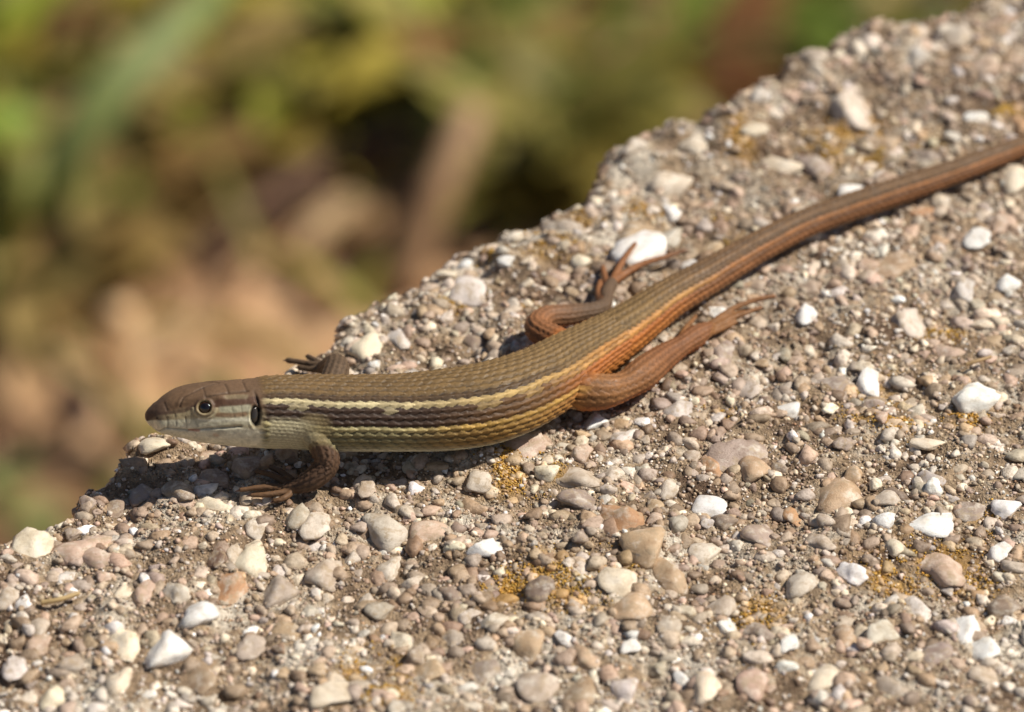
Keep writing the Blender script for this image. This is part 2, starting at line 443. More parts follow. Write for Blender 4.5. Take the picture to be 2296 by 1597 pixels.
def stalk(name, keys, rad, colour, label, cat, mat):
    rad *= BS; c = catmull(np.array(keys), 20); t = np.gradient(c, axis=0); t /= np.linalg.norm(t, axis=1)[:, None]
    x = np.cross(t, [0.2, 0.9, 0.3]); x /= np.linalg.norm(x, axis=1)[:, None]; y = np.cross(t, x)
    a = np.linspace(0, 2 * math.pi, 10, endpoint=False)
    V_ = np.vstack([c[i] + rad * (1 - .25 * i / 19) * (1 + .08 * (i % 5 == 0)) * (np.cos(a)[:, None] * x[i] + np.sin(a)[:, None] * y[i]) for i in range(20)])
    ii = np.arange(200).reshape(20, 10); jj = np.roll(ii, -1, 1)
    F_ = [tuple(f) for f in np.stack([ii[:-1], jj[:-1], jj[1:], ii[1:]], -1).reshape(-1, 4)] + [tuple(ii[0][::-1]), tuple(ii[-1])]
    o = link(name, make_mesh(name, V_ - c[0], F_, True, np.tile(lin(*colour), (200, 1))), mat, None, c[0])
    tag(o, label, cat)
stalk("dry_stalk", [GP(905, 640, .9), GP(950, 500, 3.0), GP(1000, 390, 4.5), GP(1060, 245, 6.0)], .75, (186, 152, 116), "pale dry stalk leaning across the bare soil bank", "dry stalk", MAT_STRAW)
stalk("dry_stalk", [GP(282, 1080, .4), GP(278, 900, 3.0), GP(272, 780, 5.0), GP(268, 690, 6.5)], .75, (222, 190, 146), "pale upright dry stalk standing near the lizard's snout", "dry stalk", MAT_STRAW)
stalk("shadow_bar", [GP(70, 760, .5), GP(130, 850, .6), GP(175, 920, .6), GP(205, 980, .5)], .8, (76, 56, 48), "dark brown bar standing in for a shadow beside the upright pale stalk", "shade bar", MAT_STRAW)  # added dark bar in place of the upright stalk's shadow
stalk("shade_bar", [GP(400, 620, 1.0), GP(560, 480, 2.2), GP(740, 370, 2.6), GP(960, 285, 2.0)], .75, (104, 76, 58), "dark bar standing in for the shadow band between the weeds and the bare soil", "branch", MAT_STRAW)  # added dark bar, laid where a shadow band crosses the ground
stalk("shade_bar", [GP(1085, 380, .3), GP(1075, 440, .6), GP(1070, 520, .4)], 1.0, (76, 54, 44), "short dark bar standing in for shade right beside the leaning pale stalk", "branch", MAT_STRAW)  # added dark bar, its colour stands for shade by the stalk
stalk("shade_bar", [GP(1370, 90, 1.5), GP(1440, 130, 2.2), GP(1520, 150, 1.6)], 1.2, (66, 56, 40), "dark bar standing in for the shaded gap among green weeds behind the block", "branch", MAT_STRAW)  # added dark bar for the shade in a gap between weeds
stalk("shade_bar", [GP(2040, 40, .5), GP(2090, 10, .8), GP(2140, -30, .6)], 1.2, (74, 56, 42), "dark bar standing in for shade beside the thick pale straw", "branch", MAT_STRAW)  # added dark bar, stands for a shaded spot
stalk("dry_stalk", [GP(1740, 30, .9), GP(1830, 12, 1.4), GP(1920, -12, 1.6), GP(2010, -40, 1.4)], 1.2, (222, 190, 140), "thick pale straw lying behind the top edge of the block", "dry stalk", MAT_STRAW)

block = empty("concrete_block", np.array([*(L0 + LD * (T0 + T1) / 2 + LN * WMAX / 2), ZB]))
BL = np.array([*(L0 + LD * (T0 + T1) / 2 + LN * WMAX / 2), ZB])
tag(block, "rough weathered concrete block full of pebbles and sand under the lizard", "block")
patches = [(1232,532,60,34,.9),(1112,552,30,22,.9),(1335,470,40,26,.7),(1600,500,50,26,.6),(1905,272,70,36,.9),(1850,330,40,40,.7),(1960,330,30,26,.6),(1660,300,26,40,.6),
           (1950,890,70,50,.8),(2010,930,40,26,.7),(2165,930,40,22,.5),(1180,1055,70,36,.8),(1110,1020,30,20,.5),(1230,1285,80,40,.7),(1130,1300,50,30,.9),(1290,1330,60,40,.7),
           (830,1500,60,50,.8),(850,1560,60,30,.7),(2000,1265,60,50,.6),(2090,1240,80,50,.5),(1700,1365,60,34,.7),(2160,1270,60,40,.6),(1020,660,26,16,.4),(1450,470,60,30,.4),
           (1185,690,26,18,.4),(2110,720,50,20,.4),(1370,430,40,26,.4),(2070,300,40,26,.5),(2250,240,30,14,.7),(1610,905,26,14,.4),(1400,1270,70,30,.5),(2210,1140,40,20,.4)]
LP = [(P(u, v, 0.08), a, b, w) for u, v, a, b, w in patches]
LPX = np.array([l[0][0] for l in LP]); LPY = np.array([l[0][1] for l in LP])
LPA = np.array([l[1] * pxcm(l[0]) for l in LP]); LPB = np.array([l[2] * pxcm(l[0]) / SE for l in LP]); LPW = np.array([l[3] for l in LP])
def lich(p):
    """how much thin ochre crust covers a point of the block, 0..1"""
    g = np.zeros(len(p))
    for x, y, a, b, w in zip(LPX, LPY, LPA, LPB, LPW):
        g = np.maximum(g, w * np.exp(-(((p[:, 0] - x) / a) ** 2 + ((p[:, 1] - y) / b) ** 2) * 0.8))
    n = vnoise(p, 3.0, 9) + 0.7 * vnoise(p, 8.0, 8)
    return np.clip(g * 1.5, 0, 1) * sstep(-0.25, 0.55, n) * 0.8
ts = np.arange(T0, T1 + 0.01, 0.065)
arc = REDGE * math.pi / 2
qs = np.concatenate([np.arange(WMAX - REDGE, 0, -0.07), np.linspace(0, -arc, 9), np.arange(-arc - 0.08, -3.0, -0.09), np.array([-3.4, -4.5, -8, -16, -30, -50, -70, ZB - 0.6 + REDGE - arc])])
TT, QQ = np.meshgrid(ts, qs, indexing='ij')
pv, _ = surf(TT.ravel(), QQ.ravel())
nt_, nq_ = len(ts), len(qs)
idx = np.arange(nt_ * nq_).reshape(nt_, nq_)
fc = np.stack([idx[:-1, :-1], idx[1:, :-1], idx[1:, 1:], idx[:-1, 1:]], -1).reshape(-1, 4)[:, ::-1]
# the other three sides, straight down
border = np.concatenate([idx[0, ::-1], idx[1:, 0], idx[-1, 1:]])
low = pv[border].copy(); low[:, 2] = ZB - 0.6
base_i = len(pv) + np.arange(len(border))
pv = np.vstack([pv, low])
fs = np.stack([border[:-1], border[1:], base_i[1:], base_i[:-1]], -1)[:, ::-1]
me = make_mesh("concrete_body", pv - BL, np.vstack([fc, fs]), attrs={"crust": lich(pv)})
link("concrete_body", me, MAT_CEMENT, block)

# stones --------------------------------------------------------------
def ico(sub):
    bm = bmesh.new(); bmesh.ops.create_icosphere(bm, subdivisions=sub, radius=1.0)
    bm.verts.ensure_lookup_table()
    v = np.array([x.co[:] for x in bm.verts]); f = np.array([[y.index for y in x.verts] for x in bm.faces])
    bm.free(); return v / np.linalg.norm(v, axis=1)[:, None], f
ICO = {k: ico(k) for k in (1, 2, 3)}
def stone(sub, seed, planes=11, sharp=11.0, spread=0.32, lump=0.05):
    r_ = np.random.default_rng(seed)
    v, f = ICO[sub]
    n = r_.normal(size=(planes, 3)); n /= np.linalg.norm(n, axis=1)[:, None]
    d = 1.0 - spread * r_.random(planes)
    x = np.maximum(v @ n.T, 1e-3) / d[None, :]
    rad = (np.sum(x ** sharp, 1) + 1e-9) ** (-1 / sharp)
    rad = np.minimum(rad, 1.5)
    p = v * rad[:, None]
    if lump:
        p = p * (1 + lump * fbm(p, 2.2, 2, seed % 97))[:, None]
    lo, hi = p.min(0), p.max(0)
    return (p - (lo + hi) / 2) / ((hi - lo) / 2), f
PAL = {
 'W': (240, 237, 232), 'C': (228, 213, 188), 'K': (212, 199, 183), 'G': (188, 171, 154), 'D': (146, 126, 110), 'P': (198, 170, 150),
 'T': (184, 157, 126), 'O': (190, 146, 108), 'B': (132, 106, 86), 'L': (208, 198, 190), 'V': (166, 147, 134), 'E': (174, 164, 144), 'R': (170, 120, 98)}
# (u, v, half width, half height, tint) of the stones one can single out
named = [
 (1432,552,60,42,'W'),(2187,872,56,42,'W'),(1944,838,33,33,'W'),(1808,697,26,27,'W'),(2190,522,32,29,'W'),(1592,1108,39,24,'W'),
 (2085,1155,58,27,'W'),(375,1448,56,42,'W'),(265,1518,30,42,'C'),(862,1165,53,40,'K'),(1088,1220,48,20,'W'),(1910,1268,39,28,'W'),
 (2168,1392,33,36,'W'),(2207,1440,38,30,'W'),(1613,686,25,16,'W'),(1770,905,30,18,'W'),(72,1213,46,40,'C'),(1043,553,21,19,'W'),
 (1135,583,21,16,'W'),(1000,602,26,17,'C'),(890,730,32,36,'L'),(1415,1440,23,19,'W'),(1265,1422,21,17,'W'),(1585,1535,37,38,'C'),
 (450,1380,43,28,'W'),(1752,342,48,25,'C'),(1545,572,17,14,'W'),(1498,362,55,44,'K'),(570,1160,33,27,'K'),(672,1140,34,30,'E'),(705,1158,36,34,'K'),
 (960,1172,43,28,'P'),(725,1265,41,34,'G'),(625,1305,46,38,'G'),(178,1216,66,36,'P'),(212,1240,46,24,'P'),(520,1225,29,32,'G'),
 (395,1325,36,28,'K'),(512,1298,45,46,'O'),(484,1240,26,38,'B'),(1398,1155,53,42,'O'),(1442,1220,52,44,'T'),(1385,1305,46,33,'C'),
 (1412,1352,52,36,'T'),(850,1346,33,24,'E'),(1300,1112,52,28,'V'),(1292,1056,56,33,'G'),(1655,1000,76,48,'V'),(1597,1026,25,26,'O'),
 (1692,1040,41,30,'T'),(1880,1085,57,44,'T'),(2130,768,39,29,'P'),(1998,582,52,32,'T'),(1942,578,30,24,'P'),(2160,635,29,27,'L'),
 (2262,618,31,22,'W'),(2250,480,32,32,'P'),(1050,630,40,34,'L'),(822,755,37,36,'C'),(1420,508,55,27,'T'),(1502,517,29,25,'L'),
 (1832,348,44,37,'V'),(1900,222,52,50,'K'),(1265,500,47,47,'G'),(1182,987,62,36,'P'),(445,1500,42,40,'T'),(280,1430,36,40,'C'),
 (1185,1420,40,40,'T'),(1210,1525,52,38,'G'),(1302,1530,37,46,'T'),(1690,1520,42,40,'P'),(2205,1500,37,30,'G'),(2110,1240,62,46,'P'),
 (745,1560,52,32,'C'),(1500,1270,42,37,'T'),(2290,262,24,38,'O'),(2278,388,38,36,'C'),(478,1112,42,28,'C'),(1210,1310,34,28,'D'),
 (275,1320,22,22,'C'),(320,1322,28,28,'P'),(1500,1080,26,26,'K'),(820,1088,22,22,'G'),(1075,1065,28,24,'K'),(1520,905,34,28,'L'),
 (1335,930,30,20,'W'),(1400,960,36,26,'L'),(1505,470,22,18,'W'),(2030,700,46,34,'K'),(1960,890,30,18,'V'),(1870,850,48,22,'V'),
 (1680,858,30,26,'K'),(2245,870,18,14,'C'),(2255,1115,34,22,'W'),(2180,1115,40,26,'V'),(1985,1105,34,20,'G'),(2080,985,40,16,'C'),
 (1780,1125,26,28,'O'),(1700,1390,40,28,'V'),(1770,1440,22,22,'W'),(1530,1500,20,22,'W'),(2010,1212,24,20,'C'),(1800,1290,40,30,'K'),
 (2090,1060,30,24,'L'),(2150,690,20,22,'D'),(1960,635,16,14,'D'),(1620,780,30,30,'V'),(1550,650,24,20,'D'),(2070,455,30,14,'O'),
 (1912,418,34,22,'W'),(1560,300,40,28,'K'),(1420,330,34,26,'K'),(1700,205,34,26,'L'),(1815,120,44,34,'G'),(1930,80,42,30,'K'),
 (2050,120,38,30,'L'),(2150,60,40,30,'G'),(2205,150,36,28,'P'),(2080,330,36,26,'V'),(1990,300,30,22,'T'),(2190,260,30,16,'W'),(1600,520,36,24,'T'),
 (560,1030,40,30,'D'),(480,1050,36,26,'D'),(400,1090,40,28,'D'),(320,1075,34,26,'V'),(620,1060,34,22,'D'),(345,985,44,22,'C'),(460,975,44,20,'P'),(196,1105,22,24,'V'),(250,1110,26,24,'D'),
 (165,1470,36,30,'G'),(80,1430,36,30,'P'),(120,1545,34,30,'C'),(560,1430,36,30,'G'),(640,1395,34,24,'T'),(560,1240,40,36,'C'),(790,1216,26,22,'K'),(870,1240,34,28,'K'),(1010,1320,26,20,'D'),
 (930,1285,36,18,'K'),(1010,1400,34,26,'G'),(1090,1480,40,30,'V'),(960,1490,38,28,'T'),(900,1420,26,20,'C'),(1400,1530,32,26,'L'),(1500,1400,30,26,'G'),(1620,1330,36,28,'G'),(1580,1210,36,30,'K'),(1700,1180,40,30,'V'),(1840,1200,34,24,'G'),
 (1980,1400,40,32,'K'),(2060,1340,34,30,'L'),(1900,1400,36,30,'T'),(1850,1500,40,34,'C'),(2000,1520,44,34,'G'),(2100,1450,34,28,'V'),(2250,1330,40,32,'D'),(2240,1210,30,24,'W'),(20,1330,34,30,'G'),(30,1480,30,28,'L')]
NVAR = 26
VAR = [make_mesh("pebble_shape", *[(a / U if i == 0 else a) for i, a in enumerate(stone(3, 100 + k, 7 + k % 6, 12 + 8 * (k % 4), 0.46, 0.07 + 0.04 * (k % 3)))]) for k in range(NVAR)]
for m_ in VAR: m_.materials.append(MAT_PEBBLE)
foot = []          # (x, y, r) of every single pebble
n_peb = 0
def basis(nrm, spin):
    z = np.asarray(nrm, float); z = z / np.linalg.norm(z)
    x = np.array([math.cos(spin), math.sin(spin), 0.0]); x = x - z * (x @ z); x /= np.linalg.norm(x)
    y = np.cross(z, x)
    return np.column_stack([x, y, z])
def add_pebble(pos, nrm, sx, sy, sz, spin, colour, k, coat=0.9):
    global n_peb
    o = bpy.data.objects.new("pebble", VAR[k % NVAR])
    COL.objects.link(o); o.parent = block
    R3 = Matrix(basis(nrm, spin).tolist()).to_4x4()
    S = Matrix.Diagonal((sx * U, sy * U, sz * U, 1))
    o.matrix_parent_inverse = Matrix.Identity(4)
    o.matrix_local = Matrix.Translation(Vector((np.asarray(pos) - BL) * U)) @ R3 @ S
    o.color = (*np.clip(colour, 0, 1), coat)
    n_peb += 1
def tint(code, jit=0.08):
    c = lin(*PAL[code]) * 0.92
    return c * (1 + jit * rng.normal()) * (1 + 0.012 * rng.normal(size=3))
LIFT = {'W': 0.22, 'C': 0.15}
for i, (u, v, ru, rv, code) in enumerate(named):
    p = P(u, v + rv * 0.25, 0.08)
    c = pxcm(p)
    sx = ru * c * 1.04; sz = 0.62 * min(ru, rv * 1.25) * c
    sy = math.sqrt(max((rv * c) ** 2 - (sz * 0.8 * CE) ** 2, (0.45 * rv * c) ** 2)) / SE
    sy = min(sy, sx * 1.5)
    t, q = tq_of(p[:2]); s0, nn = surf(t, q)
    lift = LIFT.get(code, -0.08)
    pos = np.array([p[0], p[1], s0[0, 2]]) + nn[0] * sz * lift
    if nn[0][2] < 0.4: continue
    add_pebble(pos, nn[0], sx, sy, sz, rng.normal() * 0.12, tint(code), i * 7 + 3, 0.12 if code in 'WC' else 0.8)
    foot.append((p[0], p[1], max(sx, sy), min(sx, sy)))

# lizard's line on the ground, so that no tall stone stands inside its belly
belly_px = [(400, 930, 1.0), (600, 926, .95), (800, 927, .78), (1000, 920, .68), (1200, 868, .58), (1300, 800, .48), (1400, 742, .4), (1600, 614, .32), (1800, 503, .26), (2150, 382, .22), (2500, 250, .15)]
BLN = np.array([P(*b) for b in belly_px])[:, :2]
def dist_poly(xy, line):
    d = np.full(len(xy), 1e9)
    for a, b in zip(line[:-1], line[1:]):
        ab = b - a; tt = np.clip(((xy - a) @ ab) / (ab @ ab), 0, 1)
        d = np.minimum(d, np.linalg.norm(xy - (a + tt[:, None] * ab), axis=1))
    return d
def in_view(p, m=60):
    u, v = proj(p)
    return (u > -m) & (u < PXW + m) & (v > -m) & (v < PXH + m)
codes = list("KKKKGGGGPPPPTTTDDVVEBLLCCCW")
cand_t = rng.uniform(T0, T1, 6000); cand_q = rng.uniform(-0.3, 18, 6000)
cp, cn = surf(cand_t, cand_q)
ok = in_view(cp, 40); cp, cn = cp[ok], cn[ok]
bd = dist_poly(cp[:, :2], BLN)
F = np.array(foot)
for p, nn, b in zip(cp, cn, bd):
    if n_peb >= 300: break
    r = 0.095 + 0.075 * rng.random() ** 2
    if b < 0.75 and r > 0.1: continue
    if np.any(np.hypot(F[:, 0] - p[0], F[:, 1] - p[1]) < F[:, 3] * 0.85 + r * 0.9): continue
    sz = r * rng.uniform(0.6, 0.85)
    code = codes[rng.integers(len(codes))]
    add_pebble(p + nn * sz * rng.uniform(-0.3, 0.2), nn, r * rng.uniform(0.9, 1.3), r * rng.uniform(0.8, 1.1), sz, rng.uniform(0, 6.28), tint(code, 0.12), int(rng.integers(1000)))
    F = np.vstack([F, (p[0], p[1], r * 1.2, r)])

def scatter(n, r0, r1, power, sub, nvar, tmask, lift, codes, seed, keep=None, jit=0.15, fixed_col=None, flat=(0.55, 0.9), avoid=0.75):
    r_ = np.random.default_rng(seed)
    shapes = [stone(sub, seed * 31 + k, 7 + k % 5, 14 + 7 * (k % 4), 0.5, 0.0 if sub == 1 else 0.1) for k in range(nvar)]
    t, q = tmask(r_, n)
    p, nn = surf(t, q)
    if keep is not None:
        m = keep(p, r_); p, nn = p[m], nn[m]
    if avoid:
        m = np.ones(len(p), bool)
        for x, y, R_, r2 in F:
            m &= np.hypot(p[:, 0] - x, p[:, 1] - y) > r2 * avoid
        p, nn = p[m], nn[m]
    n = len(p)
    r = r0 + (r1 - r0) * r_.random(n) ** power
    cols = np.array([lin(*PAL[c]) for c in codes])[r_.integers(len(codes), size=n)] * 0.92
    if fixed_col is not None: cols = fixed_col(p, r_)
    else:
        cw = np.clip(r_.normal(0.38, 0.32, n), 0, 0.92)[:, None]          # cement skin left on the stones
        cols = cols * (1 - cw) + lin(160, 138, 114) * cw
        pat = vnoise(p, 0.8, 31) + 0.6 * vnoise(p, 2.6, 32)
        wht = (sstep(0.25, 0.8, pat) * 0.55 * (r_.random(n) < 0.75))[:, None]; drk = (sstep(0.2, 0.8, -pat) * 0.6 * (r_.random(n) < 0.7))[:, None]
        cols = cols * (1 - wht) + lin(226, 218, 204) * wht; cols = cols * (1 - drk) + lin(116, 92, 70) * drk
    if fixed_col is None:
        lc_ = (lich(p) * 0.75 * (r_.random(n) < 0.8))[:, None]; cols = cols * (1 - lc_) + lin(196, 150, 66) * lc_
    cols = cols * (1 + jit * r_.normal(size=n))[:, None] * (1 + 0.015 * r_.normal(size=(n, 3)))
    spin = r_.uniform(0, 2 * math.pi, n)
    z = nn; x = np.column_stack([np.cos(spin), np.sin(spin), np.zeros(n)])
    x = x - z * np.sum(x * z, 1)[:, None]; x /= np.linalg.norm(x, axis=1)[:, None]
    y = np.cross(z, x)
    sx = r * r_.uniform(0.85, 1.3, n); sy = r * r_.uniform(0.75, 1.05, n); sz = r * r_.uniform(*flat, n)
    k = r_.integers(nvar, size=n)
    VV, FF, CC = [], [], []; off = 0
    for j in range(nvar):
        m = k == j
        if not m.any(): continue
        v, f = shapes[j]
        pos = p[m] + nn[m] * (sz[m] * r_.uniform(lift[0], lift[1], m.sum()))[:, None]
        vv = pos[:, None, :] + v[None, :, 0, None] * (x[m] * sx[m][:, None])[:, None, :] + v[None, :, 1, None] * (y[m] * sy[m][:, None])[:, None, :] + v[None, :, 2, None] * (z[m] * sz[m][:, None])[:, None, :]
        nm, nv = m.sum(), len(v)
        VV.append(vv.reshape(-1, 3)); FF.append((f[None] + (off + np.arange(nm) * nv)[:, None, None]).reshape(-1, 3)); off += nm * nv
        CC.append(np.repeat(cols[m], nv, 0))
    return np.vstack(VV), np.vstack(FF), np.vstack(CC)
def tm_view(r_, n):
    t = r_.uniform(T0, T1, n); q = r_.uniform(-0.9, 19, n)
    return t, q
VIEW = lambda p, r_: in_view(p, 50) | (r_.random(len(p)) < 0.30)
v_, f_, c_ = scatter(13500, 0.07, 0.16, 1.8, 2, 20, tm_view, (-0.35, 0.25), codes, 21, VIEW, flat=(0.4, 0.7))
tag(link("coarse_gravel", make_mesh("coarse_gravel", v_ - BL, f_, True, c_), MAT_GRAVEL, block), kind="stuff")
v_, f_, c_ = scatter(13000, 0.042, 0.075, 1.4, 2, 20, tm_view, (-0.35, 0.35), codes + list("KCCW"), 22, VIEW, avoid=0.8)
tag(link("gravel", make_mesh("gravel", v_ - BL, f_, True, c_), MAT_GRAVEL, block), kind="stuff")
v_, f_, c_ = scatter(42000, 0.022, 0.044, 1.2, 1, 20, tm_view, (-0.2, 0.7), codes + list("KCCWBB"), 25, VIEW, jit=0.2, avoid=0.84)
tag(link("fine_gravel", make_mesh("fine_gravel", v_ - BL, f_, False, c_), MAT_GRAVEL, block), kind="stuff")
v_, f_, c_ = scatter(140000, 0.010, 0.024, 1.2, 1, 12, tm_view, (0.1, 0.9), list("KGGPPTTDDVBBCWLO"), 23, lambda p, r_: in_view(p, 20), jit=0.3, avoid=0.88)
tag(link("sand_grains", make_mesh("sand_grains", v_ - BL, f_, False, c_), MAT_SAND, block), kind="stuff")
# lichen: crumbly ochre crusts in patches
def lichen_spots(r_, n):
    k = r_.integers(len(LP), size=n); X = []
    for j in k:
        p, a, b, w = LP[j]; c = pxcm(p)
        g = r_.normal(size=2) * 0.62
        X.append(p[:2] + g * np.array([a * c, b * c / SE]))
    X = np.array(X)
    d = vnoise(np.column_stack([X, np.zeros(n)]), 3.2, 9) + 0.6 * vnoise(np.column_stack([X, np.zeros(n)]), 9, 8)
    wk = np.array([l[3] for l in LP])[k]
    m = (d > 0.1 - 0.3 * wk) & (r_.random(n) < wk)
    return tq_of(X[m])
def lichen_col(p, r_):
    h = r_.random(len(p))[:, None] * 0.6 + 0.4 * (vnoise(p, 1.0, 5)[:, None] * 0.5 + 0.5)
    return lin(176, 152, 88) * (1 - h) + lin(192, 142, 62) * h
v_, f_, c_ = scatter(32000, 0.007, 0.017, 1.2, 1, 8, lichen_spots, (0.2, 2.2), ['T'], 24, None, jit=0.15, fixed_col=lichen_col, avoid=0.5)
tag(link("lichen", make_mesh("lichen", v_ - BL, f_, True, c_), MAT_LICHEN, block), kind="stuff")

# ------------------------------------------------------------------ the lizard
# u, v, half height in the picture, height above the block, roll (deg, near side up), width/height, boxiness
spine = [(331,943.5,5,1.06,20,1.0,1.0),(333.5,942,14,1.06,20,1.0,1.0),(339,939.5,23,1.06,20,1.0,.98),(349,937,32,1.06,20,.98,.95),(364,934.5,40,1.06,20,.95,.92),(386,930,50.5,1.06,20,.93,.88),(412,925.5,59,1.06,20,.92,.85),
         (462,924.5,67.5,1.05,19,.95,.84),(520,926,72.5,1.03,17,1.0,.86),(570,926,76.5,1.0,15,1.03,.9),(610,925.5,79,.97,12,1.04,.95),(650,925,81,.93,10,1.06,1),
         (700,926,83.5,.88,9,1.1,1),(800,927.5,84.5,.80,9,1.15,1),(900,926.5,85.5,.73,9,1.18,1),(1000,920,90,.68,8,1.2,1),(1100,903,90,.64,6,1.2,1),
         (1200,864,82,.57,3,1.18,1),(1300,802,67,.48,0,1.12,1),(1400,741,54,.41,0,1.05,1),(1500,671,43.5,.36,0,1.02,1),(1600,613,38,.32,0,1,1),
         (1700,554,33.5,.29,0,1,1),(1800,504,30.5,.27,0,1,1),(2000,433,29,.26,0,1,1),(2150,382,25,.24,0,1,1),(2296,327,20.5,.21,0,1,1),(2450,275,16,.18,0,1,1),(2650,215,10,.13,0,1,1),(2850,165,4,.09,0,1,1)]
keys = []
for u, v, h, z, roll, asp, box in spine:
    p = P(u, v, z); hc = h * pxcm(p)
    ev = ELEV - math.radians(roll)
    b = hc / math.sqrt((asp * math.sin(ev)) ** 2 + math.cos(ev) ** 2)
    keys.append([*p, asp * b, b, math.radians(roll), box])
NS = 620
SPc = catmull(keys, NS)
sp = SPc[:, :3]; sa, sb, srl, sbx = SPc[:, 3], SPc[:, 4], SPc[:, 5], SPc[:, 6]
sarc = np.concatenate([[0], np.cumsum(np.linalg.norm(np.diff(sp, axis=0), axis=1))])
stg = np.gradient(sp, axis=0); stg /= np.linalg.norm(stg, axis=1)[:, None]
up0 = np.array([0, 0, 1.0])
nr = np.cross(stg, up0); nr /= np.linalg.norm(nr, axis=1)[:, None]
upv = np.cross(nr, stg)
near = np.cos(srl)[:, None] * nr + np.sin(srl)[:, None] * upv
upr = np.cos(srl)[:, None] * upv - np.sin(srl)[:, None] * nr
def s_at(u):          # arc length where the spine passes picture column u
    uu, _ = proj(sp); return np.interp(u, uu, sarc)

SV, SF = [], []; voff = 0
def add_rings(rings, tip0, tip1):
    global voff
    n, k = rings.shape[:2]
    v = np.vstack([rings.reshape(-1, 3), tip0, tip1])
    i = np.arange(n * k).reshape(n, k); j = np.roll(i, -1, 1)
    q = np.stack([i[:-1], j[:-1], j[1:], i[1:]], -1).reshape(-1, 4)
    f = [tuple(x) for x in q]
    f += [(n * k, j[0, m], i[0, m]) for m in range(k)]
    f += [(n * k + 1, i[-1, m], j[-1, m]) for m in range(k)]
    SV.append(v); SF.extend([tuple(int(y) + voff for y in x) for x in f]); voff += len(v)
th = np.linspace(0, 2 * math.pi, 72, endpoint=False)
st, ct = np.sin(th), np.cos(th)
rings = []
for i in range(0, NS, 2):
    e = sbx[i]
    la = sa[i] * np.sign(st) * np.abs(st) ** e
    uz = sb[i] * np.sign(ct) * np.abs(ct) ** e
    rings.append(sp[i] + la[:, None] * near[i] + uz[:, None] * upr[i])
rings = np.array(rings)
add_rings(rings, sp[0] - stg[0] * 0.02, sp[-1] + stg[-1] * 0.05)

LIMB_PTS, LIMB_R, LIMB_ID, LIMB_S, LIMB_TAN = [], [], [], [], []
CLAWS = []
def limb(chain, lid, n=40, k=16, claw=False):
    """chain of (u, v, z, radius cm)"""
    key = [[*P(u, v, z), r] for u, v, z, r in chain]
    c = catmull(key, n); p, r = c[:, :3], np.maximum(c[:, 3], 0.012)
    t = np.gradient(p, axis=0); t /= np.linalg.norm(t, axis=1)[:, None]
    x = np.cross(t[0], [0.3, 0.2, 0.93]); x /= np.linalg.norm(x); R_ = []
    a = np.linspace(0, 2 * math.pi, k, endpoint=False)
    for i in range(n):
        x = x - t[i] * (x @ t[i]); x /= np.linalg.norm(x); y = np.cross(t[i], x)
        R_.append(p[i] + r[i] * (np.cos(a)[:, None] * x + np.sin(a)[:, None] * y))
    add_rings(np.array(R_), p[0] - t[0] * r[0] * .6, p[-1] + t[-1] * r[-1] * .8)
    s_ = np.concatenate([[0], np.cumsum(np.linalg.norm(np.diff(p, axis=0), axis=1))])
    LIMB_PTS.append(p); LIMB_R.append(r); LIMB_ID.append(np.full(n, lid)); LIMB_S.append(s_); LIMB_TAN.append(t)
    if claw: CLAWS.append((p[-1], t[-1], r[-1]))
TR = 0.038
# near fore leg
limb([(684,958,.93,.13),(704,976,.82,.178),(723,1002,.67,.168),(733,1038,.47,.158),(703,1073,.29,.138),(662,1092,.16,.085),(640,1096,.12,.07)], 1)
for c in ([(650,1088,.13,.05),(612,1066,.14,TR),(575,1056,.11,.03)], [(656,1078,.16,.045),(630,1058,.15,TR),(606,1047,.12,.03)], [(645,1095,.12,.05),(590,1093,.13,TR),(538,1099,.11,.03)],
          [(645,1103,.12,.045),(602,1109,.12,.036),(562,1111,.11,.028)], [(652,1106,.12,.042),(634,1118,.12,.036),(614,1124,.10,.028)]):
    limb(c, 1, 18, 12, True)
# far fore leg
limb([(735,905,.78,.16),(742,868,.80,.17),(755,828,.76,.16),(751,817,.56,.13),(733,822,.30,.1),(722,826,.2,.085)], 2)
for c in ([(726,823,.2,.055),(690,815,.17,TR),(644,808,.14,.036)], [(724,827,.2,.055),(700,828,.17,TR),(670,824,.14,.036)], [(728,822,.2,.05),(705,808,.16,.042),(690,799,.13,.034)]):
    limb(c, 2, 18, 12, True)
# near hind leg
limb([(1262,845,.46,.2),(1292,872,.45,.26),(1350,878,.42,.235),(1398,866,.38,.185),(1436,842,.37,.215),(1482,806,.28,.18),(1530,774,.21,.135),(1556,757,.18,.15),(1580,743,.17,.115),(1594,734,.14,.08)], 3, 60, 20)
for c in ([(1580,740,.14,.06),(1645,692,.15,.038),(1690,674,.14,.033),(1736,664,.12,.026)], [(1582,746,.14,.055),(1640,714,.14,.036),(1706,690,.12,.026)], [(1575,745,.14,.05),(1620,712,.15,.034),(1668,699,.12,.026)],
          [(1520,772,.18,.05),(1535,740,.13,.036),(1560,710,.10,.026)], [(1585,750,.13,.05),(1622,735,.12,.04),(1650,722,.10,.03)]):
    limb(c, 3, 22, 12, True)
# far hind leg
limb([(1295,792,.46,.2),(1250,765,.48,.19),(1204,737,.50,.165),(1220,714,.45,.15),(1280,706,.33,.14),(1350,690,.22,.10),(1362,655,.18,.085),(1373,632,.15,.08)], 4, 50, 18)
for c in ([(1371,636,.15,.06),(1396,586,.19,.042),(1424,546,.24,.03)], [(1374,632,.15,.06),(1436,594,.17,.042),(1490,577,.17,.036),(1534,562,.15,.026)], [(1362,640,.15,.05),(1355,618,.14,.042),(1352,598,.12,.032)],
          [(1350,680,.2,.06),(1342,655,.15,.05),(1346,632,.12,.036)]):
    limb(c, 4, 20, 12, True)

